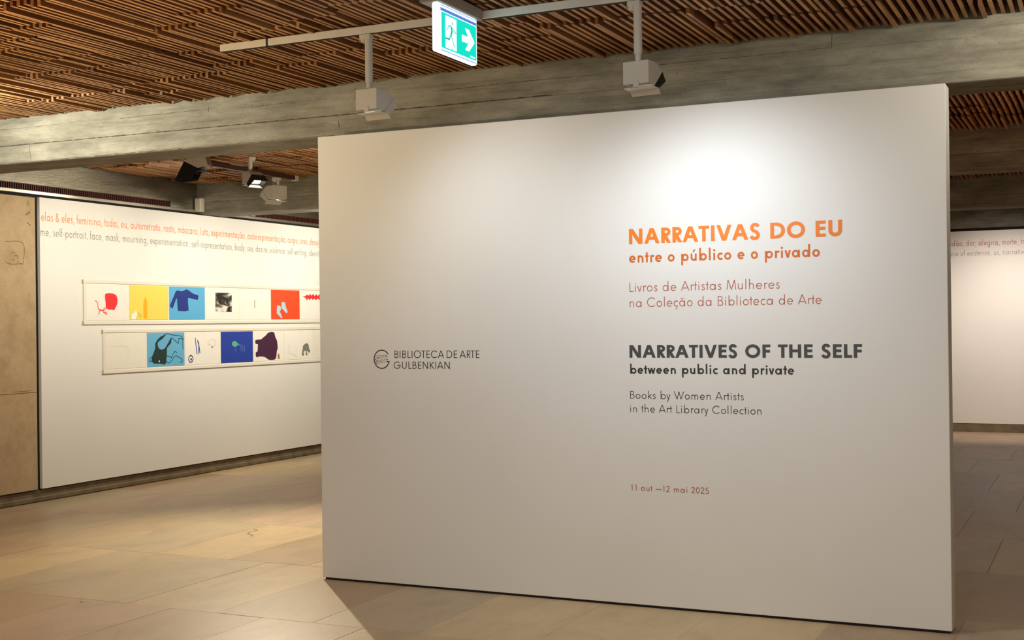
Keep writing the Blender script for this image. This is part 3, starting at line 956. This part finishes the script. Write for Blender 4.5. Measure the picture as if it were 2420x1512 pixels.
# rear wall, side wall and the wall behind the viewer
wb = MB().box(-8.75, 4.65, 18.48, 18.7, 0, 3.3).build('wall_back', M['concrete'])
tag(wb, 'rear wall of the hall behind the far white exhibition panel', 'wall', kind='structure')
MB().box(-8.6, 4.6, 18.470, 18.484, 2.70, 2.775).build('shadow_gap', M['gap'], wb)
bk = MB().bevbox(-8.6, 4.6, 18.425, 18.461, 0.0, 0.108, 0.003).build('baseboard_back', M['plinth'])
tag(bk, 'dark skirting along the foot of the rear wall', 'baseboard', kind='structure')
wr = MB().box(4.6, 4.9, -3.1, 18.6, 0, 3.3).build('wall_right', M['slab'])
tag(wr, 'right side wall of the hall', 'wall', kind='structure')
wf = MB().box(-9.0, 4.9, -3.3, -3.1, 0, 3.3).build('wall_front', M['slab'])
tag(wf, 'wall of the hall behind the viewer', 'wall', kind='structure')

# ------------------------------------------------------------------ free-standing title panel
PX0, PX1, PY, PT = -4.380, -0.7165, 6.593, 0.145
tp = empty('exhibition_panel', ((PX0 + PX1) / 2, PY + PT / 2, 0), 'large white free-standing title panel with orange and grey exhibition lettering', 'panel')
MB().box(PX0 + 0.02, PX1 - 0.012, PY + 0.004, PY + PT - 0.006, 0.0, 0.013).build('base', M['gap'], tp)['label'] = 'black recessed base'
MB().bevbox(PX0, PX1, PY, PY + PT, 0.0125, 2.705, 0.0025).build('board', M['white'], tp)
T = line_of_text
T('lettering', 'NARRATIVAS DO EU', M['orange'], tp, on_front, -2.370, -1.224, 1.974, 0.083, 0.222, 0.46, 0.095, label='bright orange bold capitals')
T('lettering', 'entre o público e o privado', M['orange2'], tp, on_front, -2.370, -1.338, 1.873, 0.062, 0.162, 0.42, 0.12, label='dark orange bold subtitle')
T('lettering', 'Livros de Artistas Mulheres', M['rust'], tp, on_front, -2.370, -1.546, 1.715, 0.0505, 0.080, 0.42, 0.15, label='thin rust-coloured lettering')
T('lettering', 'na Coleção da Biblioteca de Arte', M['rust'], tp, on_front, -2.370, -1.332, 1.631, 0.0505, 0.080, 0.42, 0.15, label='thin rust-coloured lettering')
T('lettering', 'NARRATIVES OF THE SELF', M['dark'], tp, on_front, -2.375, -1.132, 1.3555, 0.069, 0.228, 0.46, 0.095, label='charcoal bold capitals')
T('lettering', 'between public and private', M['dark2'], tp, on_front, -2.372, -1.477, 1.2685, 0.051, 0.162, 0.42, 0.12, label='charcoal bold subtitle')
T('lettering', 'Books by Women Artists', M['dark2'], tp, on_front, -2.374, -1.743, 1.1325, 0.042, 0.084, 0.42, 0.15, label='thin charcoal lettering')
T('lettering', 'in the Art Library Collection', M['dark2'], tp, on_front, -2.374, -1.6505, 1.059, 0.042, 0.084, 0.42, 0.15, label='thin charcoal lettering')
T('lettering', '11 out —12 mai 2025', M['rust'], tp, on_front, -2.374, -1.938, 0.6325, 0.0325, 0.100, 0.42, 0.15, label='small rust-coloured date')
T('lettering', 'BIBLIOTECA DE ARTE', M['ink'], tp, on_front, -3.854, -3.290, 1.3535, 0.043, 0.100, 0.24, 0.15, label='black thin capitals beside the logo')
T('lettering', 'GULBENKIAN', M['ink'], tp, on_front, -3.860, -3.484, 1.2895, 0.042, 0.100, 0.30, 0.15, label='black thin capitals beside the logo')
lg = MB()
cx, cz, rx, rz = -3.943, 1.3455, 0.0555, 0.0575
lg.polys(arc(cx, cz, rx, rz, 33, 346, 0.0058), on_front)
lg.polys([[(-3.910, 1.3285), (-3.889, 1.3285), (-3.889, 1.3340), (-3.910, 1.3340)]], on_front)
lg = lg.build('logo', M['ink'], tp); lg['label'] = 'round black G emblem'
sk = MB()
for pl, w_ in (([(-3.985, 1.366), (-3.965, 1.366), (-3.948, 1.371), (-3.938, 1.364), (-3.950, 1.357), (-3.972, 1.356)], 0.0022),
               ([(-3.986, 1.356), (-3.975, 1.352), (-3.960, 1.355)], 0.0034), ([(-3.992, 1.345), (-3.980, 1.340), (-3.972, 1.330), (-3.966, 1.333)], 0.0040),
               ([(-3.990, 1.336), (-3.982, 1.322), (-3.974, 1.314)], 0.0018), ([(-3.984, 1.334), (-3.976, 1.320), (-3.968, 1.318)], 0.0020),
               ([(-3.960, 1.328), (-3.961, 1.316)], 0.0042), ([(-3.970, 1.343), (-3.955, 1.336), (-3.944, 1.343), (-3.940, 1.352)], 0.0024),
               ([(-3.952, 1.334), (-3.946, 1.327), (-3.938, 1.332)], 0.0036), ([(-3.934, 1.352), (-3.930, 1.368), (-3.920, 1.370)], 0.0026),
               ([(-3.920, 1.356), (-3.916, 1.368), (-3.905, 1.363), (-3.914, 1.357)], 0.0030), ([(-3.936, 1.340), (-3.924, 1.342), (-3.918, 1.352)], 0.0028),
               ([(-3.934, 1.334), (-3.930, 1.326), (-3.922, 1.328), (-3.918, 1.338)], 0.0020), ([(-3.912, 1.343), (-3.898, 1.345)], 0.0026),
               ([(-3.908, 1.349), (-3.902, 1.339)], 0.0020)):
    sk.polys(ribbon(smooth(pl, 4), w_), on_front)
sk.build('emblem_drawing', M['sketch'], lg)

# ------------------------------------------------------------------ exhibition wall on the left with its two framed strips of prints
lp = empty('exhibition_panel', (-8.70, 13.4, 0.118), 'long white exhibition panel on the left wall, lettered with words and hung with print strips', 'panel')
MB().bevbox(-8.715, -8.680, 8.597, 18.38, 0.118, 2.733, 0.002).build('board', M['cream'], lp)
T('lettering', 'elas & eles, feminino, todxs, eu, autorretrato, rosto, máscara, luto, experimentação, autorrepresentação, corpo, sexo, desejo,', M['salmon'], lp,
  on_left_wall, 8.612, 13.12, 2.523, 0.080, 0.115, 0.40, 0.13, label='orange row of words')
T('lettering', 'me, self-portrait, face, mask, mourning, experimentation, self-representation, body, sex, desire, violence, self-writing, identity,', M['greytxt'], lp,
  on_left_wall, 8.603, 13.12, 2.388, 0.076, 0.105, 0.40, 0.13, label='grey row of words')


def frame(y0, y1, z0, z1, label):
    f = empty('picture_frame', (-8.68, (y0 + y1) / 2, z0), label, 'frame', 'long frames holding the print strips')
    MB().box(-8.6798, -8.6722, y0 + 0.012, y1, z0 + 0.004, z1 - 0.004).build('backboard', M['paper2'], f)
    for a in (z0, z1 - 0.030):
        r_ = MB().bevbox(-8.6722, -8.6645, y0 + 0.002, y1, a, a + 0.030, 0.0015).build('rail', M['acrylic'], f)
        MB().bevbox(-8.6795, -8.6635, y0 - 0.008, y0 + 0.0015, a - 0.001, a + 0.031, 0.001).build('end_cap', M['clip'], r_)
    MB().box(-8.6722, -8.668, y0 + 0.004, y0 + 0.024, z0 + 0.030, z1 - 0.030).build('end_strip', M['acrylic'], f)
    return f


frame(9.112, 13.25, 1.587, 2.007, 'upper long clear-railed frame of square prints on the left white panel')
frame(9.362, 13.52, 1.117, 1.537, 'lower long clear-railed frame of square prints on the left white panel')


def print_(y, z, bg, label, parts, group):
    w = 0.566
    b = MB().bevbox(-8.6722, -8.6692, y, y + w, z, z + 0.340, 0.0008).build('art_print', bg)
    tag(b, label, 'print', group)
    for j, (nm, m, kind, data, wd) in enumerate(parts):
        fn = lambda u, v, j=j: (-8.6687 + 0.0005 * j, u, v)
        for key in data or [None]:
            mb = MB()
            d = MOT[key] if isinstance(key, str) else key
            if d is None: pass
            elif kind == 'poly': mb.polys([d], fn)
            elif kind == 'loop': mb.polys(ribbon(smooth(d, 3), wd), fn)
            else: mb.polys(ribbon(d, wd), fn)
            mb.build(nm, m, b)
    return b


G1, G2 = 'prints in the upper frame', 'prints in the lower frame'
U = [9.152 + 0.582 * k for k in range(7)]
V = [9.394 + 0.5835 * k for k in range(7)]
print_(U[0], 1.627, M['paper'], 'white print of a red bonnet with tied ribbons', [('bonnet_motif', M['red'], 'poly', ['bonnet'], 0),
       ('ribbon_motif', M['red'], 'loop', ['ribA', 'ribB', 'ribC', 'ribD', 'ribE'], 0.007)], G1)
print_(U[1], 1.629, M['yellow'], 'yellow print of an amber pencil shape and white glove', [('pencil_motif', M['amber'], 'poly', ['bullet'], 0),
       ('glove_motif', M['whitep'], 'poly', ['white_hand'], 0),
       ('trace_motif', M['amber'], 'loop', [[(9.84, 1.705), (9.87, 1.69), (9.90, 1.672), (9.885, 1.655), (9.86, 1.675)]], 0.006)], G1)
print_(U[2], 1.629, M['sky'], 'light blue print of a navy long-sleeved jumper', [('jumper_motif', M['navy'], 'poly', ['sweater'], 0)], G1)
print_(U[3], 1.629, M['paper'], 'white print with a small dark photograph in its centre', [('photograph', M['photo'], 'poly', ['photo'], 0)], G1)
print_(U[4], 1.629, M['paper'], 'nearly empty white print with one thin brown stroke', [('stroke_motif', M['brown'], 'poly', ['line'], 0)], G1)
print_(U[5], 1.629, M['vermilion'], 'bright red-orange print with two pale blue glove shapes', [('glove_motif', M['paleblue'], 'poly', ['gloveA', 'gloveB'], 0)], G1)
print_(U[6], 1.629, M['paper'], 'white print of a jagged red creature, cut off by the title panel', [('creature_motif', M['red'], 'poly', ['croc'], 0)], G1)
print_(V[0], 1.158, M['paper2'], 'blank cream print at the left end of the lower frame', [('pencil_trace', M['faint'], 'loop',
       [[(9.46, 1.37), (9.60, 1.375), (9.70, 1.36), (9.70, 1.26)]], 0.004)], G2)
print_(V[1], 1.158, M['sky2'], 'sky blue print of a dark green swimsuit with loose straps', [('swimsuit_motif', M['green'], 'poly', ['swim'], 0),
       ('strap_motif', M['teal'], 'loop', ['swA', 'swB', 'swC', 'swD', 'swE'], 0.008), ('button_motif', M['whitep'], 'poly', [dot(10.153, 1.212, 0.009)[0]], 0)], G2)
print_(V[2], 1.158, M['paper'], 'white print with blue needles, a ringed dot and a faint scribble', [('ring_motif', M['navy'], 'line', [], 0),
       ('needle_motif', M['blue'], 'line', ['needle1', 'needle2', 'needle3'], 0.011), ('scribble_motif', M['faint'], 'loop', ['scrib'], 0.005),
       ('dot_motif', M['dark'], 'poly', ['dot'], 0)], G2)
rg = MB().polys(oval(10.6425, 1.2205, 0.040, 0.0405, 0.011) + dot(10.648, 1.216, 0.013), on_left)
old = bpy.data.objects['ring_motif']; old.data = rg.mesh('ring_motif', M['navy'])
print_(V[3], 1.158, M['blue'], 'deep blue print with a small green bloom and pale lines', [('bloom_motif', M['leaf'], 'poly', ['fish'], 0),
       ('line_motif', M['lilac'], 'line', ['fishl1', 'fishl2', 'fishl3', [(11.45, 1.35), (11.47, 1.365), (11.47, 1.34), (11.45, 1.355)], [(11.39, 1.32), (11.40, 1.27)]], 0.005)], G2)
print_(V[4], 1.158, M['paper'], 'white print of a large plum-coloured hide shape', [('hide_motif', M['purple'], 'poly', ['purple'], 0),
       ('figure_motif', M['brown'], 'poly', ['smallfig'], 0)], G2)
print_(V[5], 1.158, M['paper'], 'white print with a small grey mitten at lower right', [('mitten_motif', M['grey'], 'poly', ['mitt'], 0),
       ('scribble_motif', M['faint'], 'loop', [[(12.37, 1.33), (12.42, 1.30), (12.40, 1.24), (12.46, 1.23), (12.50, 1.21), (12.56, 1.19)]], 0.005)], G2)
print_(V[6], 1.158, M['paper2'], 'plain cream print at the right end of the lower frame, half hidden', [], G2)

# far exhibition panel on the rear wall
fp = empty('exhibition_panel', (-2.0, 18.45, 0.114), 'far white exhibition panel on the rear wall, right of the title panel', 'panel')
MB().bevbox(-8.5, 4.5, 18.43, 18.4605, 0.114, 2.735, 0.002).build('board', M['cream'], fp)
T('lettering', 'solidão, dor, alegria, morte, tr', M['brick_txt'], fp, on_back, -2.055, -1.020, 2.532, 0.080, 0.125, 0.42, 0.14, label='red-brown row of words')
T('lettering', 'space of existence, us, narrative', M['greytxt'], fp, on_back, -2.050, -1.000, 2.398, 0.076, 0.115, 0.42, 0.14, label='grey row of words')

# small white box on the beam corner
wx = empty('junction_box', (-8.665, 10.80, 2.765), 'small upright white plastic box above the left exhibition panel', 'box')
MB().bevbox(-8.708, -8.622, 10.775, 10.838, 2.765, 2.907, 0.006).build('casing', M['box'], wx)
MB().bevbox(-8.700, -8.630, 10.769, 10.7755, 2.775, 2.897, 0.002).build('cover', M['box'], wx)
MB().box(-8.672, -8.658, 10.767, 10.7695, 2.885, 2.889).build('slot', M['clip'], wx)

# ------------------------------------------------------------------ lighting tracks
tr = empty('track_rail', (-1.4, 5.53, 3.03), 'pale grey ceiling track carrying two spotlights above the title panel', 'track', 'ceiling tracks')
for k, (a, b_) in enumerate(((-4.273, -3.976), (-3.964, 1.6))):
    r_ = MB().bevbox(a, b_, 5.51, 5.55, 3.016, 3.0535, 0.002).build('rail', M['track'], tr)
MB().box(-3.976, -3.964, 5.515, 5.545, 3.012, 3.06).build('coupling', M['gap'], tr)
MB().box(-4.27, 1.6, 5.522, 5.538, 3.0135, 3.0165).build('groove', M['gap'], tr)
t2 = empty('track_rail', (-7.35, 9.8, 3.03), 'dark ceiling track along the left wall in the second bay', 'track', 'ceiling tracks')
MB().bevbox(-7.375, -7.325, 9.02, 10.62, 3.005, 3.046, 0.002).build('rail', M['trackdark'], t2)
MB().bevbox(-7.375, -5.3, 8.94, 8.98, 3.036, 3.054, 0.002).build('rail', M['trackdark'], t2)
MB().bevbox(-7.378, -7.322, 10.62, 10.68, 2.998, 3.050, 0.003).build('end_cap', M['track'], t2)


# ------------------------------------------------------------------ spotlights

def part(name, mb, mat, parent, smooth_=False):
    me = mb.mesh(name, mat)
    if smooth_: me.polygons.foreach_set('use_smooth', [True] * len(me.polygons))
    o = bpy.data.objects.new(name, me); COL.objects.link(o); o.parent = parent
    return o


def lerp(a, b, t): return (a[0] + (b[0] - a[0]) * t, a[1] + (b[1] - a[1]) * t)


def spotlight(loc, rz, label, stem=0.245, hoodmat='hood', hood=0.05, scale=1.0, power=0, color=COOL, angle=110, aim=None, tilt=0.0, lit=True, radius=0.03):
    """track spotlight: adapter, stem, cut box body, lens, hood and lower flap; origin at the underside of its track"""
    e = empty('spotlight', loc, label, 'spotlight', 'track spotlights')
    e.rotation_euler = (0, 0, rz); e.scale = (scale,) * 3
    ad = MB().bevbox(-0.046, 0.018, -0.019, 0.019, -0.026, -0.0008, 0.003)
    ad.tube((-0.031, 0, -0.026), (-0.031, 0, -0.038), 0.014, 16)
    part('adapter', ad, M['lamp'], e)
    if stem > 0.06:
        part('stem', MB().tube((0, 0, -0.020), (0, 0, -stem), 0.0195, 24), M['lamp'], e, False)
        part('neck', MB().tube((0, 0, -stem), (0, 0, -stem - 0.040), 0.0145, 20), M['lamp'], e, False)
    else:
        part('stem', MB().tube((0, 0, -0.020), (0, 0, -stem - 0.035), 0.012, 20), M['lamp'], e, False)
    z0 = -stem - 0.035
    hw = 0.064
    P = [(-0.030, z0), (0.065, z0), (0.125, z0 - 0.034), (0.045, z0 - 0.104), (-0.030, z0 - 0.104)]
    if tilt:
        c, s = math.cos(tilt), math.sin(tilt)
        rotp = lambda p: (p[0] * c + (p[1] - z0) * s, z0 + (p[1] - z0) * c - p[0] * s)
    else:
        rotp = lambda p: p
    P = [rotp(p) for p in P]
    bd = part('body', MB().prism(P, lambda u, v, d: (d, u, v), -hw, hw), M['lamp'], e)
    bv = bd.modifiers.new('bevel', 'BEVEL'); bv.width = 0.003; bv.segments = 2
    t, b = P[2], P[3]
    n = Vector((0, t[1] - b[1], -(t[0] - b[0]))).normalized()   # out of the aperture: forward and down
    n2 = (n.y, n.z)
    # lens
    c = lerp(t, b, 0.5)
    a0 = (lerp(t, b, 0.10)); a1 = lerp(t, b, 0.90)
    ln = MB().polys([[(-hw + 0.008, 0), (hw - 0.008, 0), (hw - 0.008, 1), (-hw + 0.008, 1)]],
                    lambda u, v: (u, a0[0] + (a1[0] - a0[0]) * v + n2[0] * 0.0015, a0[1] + (a1[1] - a0[1]) * v + n2[1] * 0.0015))
    part('lens', ln, M['lampin'] if lit else M['hood'], e)
    # hood: side cheeks and a top plate
    hm = M[hoodmat]
    o2 = (t[0] + n2[0] * hood, t[1] + n2[1] * hood); o3 = (b[0] + n2[0] * hood * 0.55, b[1] + n2[1] * hood * 0.55)
    h_ = MB()
    h_.prism([t, o2, o3, b], lambda u, v, d: (d, u, v), hw - 0.003, hw + 0.001)
    h_.prism([t, o2, o3, b], lambda u, v, d: (d, u, v), -hw - 0.001, -hw + 0.003)
    k = 0.003
    h_.prism([t, o2, (o2[0] - k * 0.8, o2[1] - k * 0.6), (t[0] - k * 0.8, t[1] - k * 0.6)], lambda u, v, d: (d, u, v), -hw, hw)
    part('hood', h_, hm, e)
    # lower flap
    f0 = (b[0] + n2[0] * 0.002, b[1] - 0.002); f1 = (f0[0] + 0.052 * (n2[0] * 0.75 + 0.20), f0[1] - 0.034)
    fb = (b[0] - 0.055, b[1] - 0.012)
    m3 = MB()
    m3.prism([fb, (b[0] + 0.012, b[1] - 0.012), (b[0] + 0.038, b[1] - 0.034), (b[0] + 0.034, b[1] - 0.038), (b[0] + 0.010, b[1] - 0.016), (fb[0], fb[1] - 0.004)],
             lambda u, v, d: (d, u, v), -hw - 0.006, hw + 0.010)
    part('flap', m3, M['lamp'] if lit else M['hood'], e)
    part('latch', MB().bevbox(-0.012, 0.016, P[4][0] - 0.004, P[4][0] + 0.004, P[4][1] - 0.012, P[4][1] + 0.016, 0.001), M['lamp'], e)
    if power:
        Rm = Matrix.Rotation(rz, 4, 'Z')
        p_ = Vector(loc) + (Rm @ Vector((0, c[0] + n2[0] * (hood + 0.03), c[1] + n2[1] * (hood + 0.03)))) * scale
        aimv = Vector(aim) if aim else p_ + Rm @ n
        spot('spot_beam', p_, aimv, power, color, angle, 1.0, radius)
    return e


spotlight((-1.933, 5.53, 3.016), math.radians(-6), 'pale spotlight with black hood on a long stem, right of the exit sign',
          power=55, color=(0.86, 0.91, 1.0), angle=140, aim=(-1.80, 6.6, 1.40))
spotlight((-3.362, 5.53, 3.016), math.radians(-4), 'pale grey spotlight on a long stem, left of the exit sign', hoodmat='lamp',
          power=26, color=(0.86, 0.92, 1.0), angle=138, aim=(-2.85, 6.6, 1.50))
spotlight((-6.67, 9.0, 3.010), math.radians(-112), 'lit spotlight with black side hood on a stem, behind the nearest beam', stem=0.10, hood=0.07,
          power=430, color=(1.0, 0.86, 0.62), angle=110, aim=(-4.9, 6.9, 0.0), radius=0.02)
spotlight((-7.35, 10.36, 3.005), math.radians(70), 'pale spotlight with a lit flap, turned to the left wall before the second beam', stem=0.03, hoodmat='lamp', scale=1.25,
          power=30, color=(1.0, 0.93, 0.79), angle=130, aim=(-8.7, 10.4, 1.4))
spotlight((-6.62, 8.30, 3.030), math.radians(112), 'spotlight with large black barn doors, seen against the nearest beam', stem=0.03, hood=0.15, scale=1.15, tilt=0.25, lit=False,
          power=28, color=(1.0, 0.90, 0.70), angle=130, aim=(-8.7, 8.9, 1.5))

# ------------------------------------------------------------------ exit sign
SX = -2.703
def on_sign(u, v): return (SX, u, v)
def on_sign2(u, v): return (SX + 0.0008, u, v)
def on_sign3(u, v): return (SX + 0.0016, u, v)
ex = empty('exit_sign', (-2.72, 5.25, 3.05), 'glowing green emergency exit sign with running figure and right-pointing arrow', 'exit sign')
MB().bevbox(-2.795, -2.693, 5.035, 5.475, 2.997, 3.050, 0.003).build('housing', M['housing'], ex)
MB().bevbox(-2.738, SX - 0.0008, 5.045, 5.435, 2.776, 2.9965, 0.006).build('light_panel', M['e_white'], ex)
MB().polys([[(5.074, 2.795), (5.420, 2.795), (5.420, 2.956), (5.074, 2.956)]], on_sign).build('green_face', M['e_green'], ex)
MB().polys([[(5.066, 2.961), (5.425, 2.961), (5.425, 2.974), (5.066, 2.974)], [(5.066, 2.7815), (5.420, 2.7815), (5.420, 2.7845), (5.066, 2.7845)],
            [(5.066, 2.985), (5.425, 2.985), (5.425, 2.9875), (5.066, 2.9875)]], on_sign).build('blue_strip', M['e_blue'], ex)
MB().polys([[(5.110, 2.801), (5.217, 2.801), (5.219, 2.804), (5.219, 2.944), (5.216, 2.947), (5.113, 2.947), (5.110, 2.944)]], on_sign2).build('door_pictogram', M['e_pict'], ex)
mn = MB()
mn.polys([[(5.178 + 0.0055 * math.cos(t * 0.5236), 2.921 + 0.0065 * math.sin(t * 0.5236)) for t in range(12)]], on_sign3)
for pl, w_ in (([(5.164, 2.904), (5.172, 2.886), (5.161, 2.866)], 0.014), ([(5.163, 2.870), (5.146, 2.845), (5.106, 2.842)], 0.008), ([(5.145, 2.845), (5.140, 2.838)], 0.006),
               ([(5.163, 2.868), (5.180, 2.842), (5.196, 2.818)], 0.006), ([(5.172, 2.905), (5.190, 2.890), (5.213, 2.883)], 0.005),
               ([(5.166, 2.907), (5.141, 2.905), (5.127, 2.884)], 0.005), ([(5.178, 2.812), (5.168, 2.800)], 0.004)):
    mn.polys(ribbon(pl, w_), on_sign3)
mn.build('running_figure', M['e_man'], ex)
MB().polys([[(5.272, 2.860), (5.337, 2.861), (5.304, 2.826), (5.345, 2.826), (5.403, 2.877), (5.345, 2.928), (5.304, 2.928), (5.337, 2.892), (5.272, 2.892)]],
           on_sign2).build('arrow', M['e_pict'], ex)
MB().polys([[(5.358, 2.802), (5.405, 2.802), (5.405, 2.809), (5.358, 2.809)]], on_sign2).build('small_mark', M['e_pict'], ex)
d_ = bpy.data.lights.new('sign_glow', 'AREA'); d_.shape = 'RECTANGLE'; d_.size = 0.35; d_.size_y = 0.18; d_.energy = 0.5; d_.color = (0.55, 0.9, 1.0)
o_ = bpy.data.objects.new('sign_glow', d_); COL.objects.link(o_); o_.location = (-2.69, 5.24, 2.88); o_.rotation_euler = Vector((1, 0, 0)).to_track_quat('-Z', 'Y').to_euler()
o_.parent = ex; o_.matrix_parent_inverse = parent_inv(ex)
print('faces', sum(len(o.data.polygons) for o in bpy.data.objects if o.type == 'MESH'), 'objects', len(bpy.data.objects))
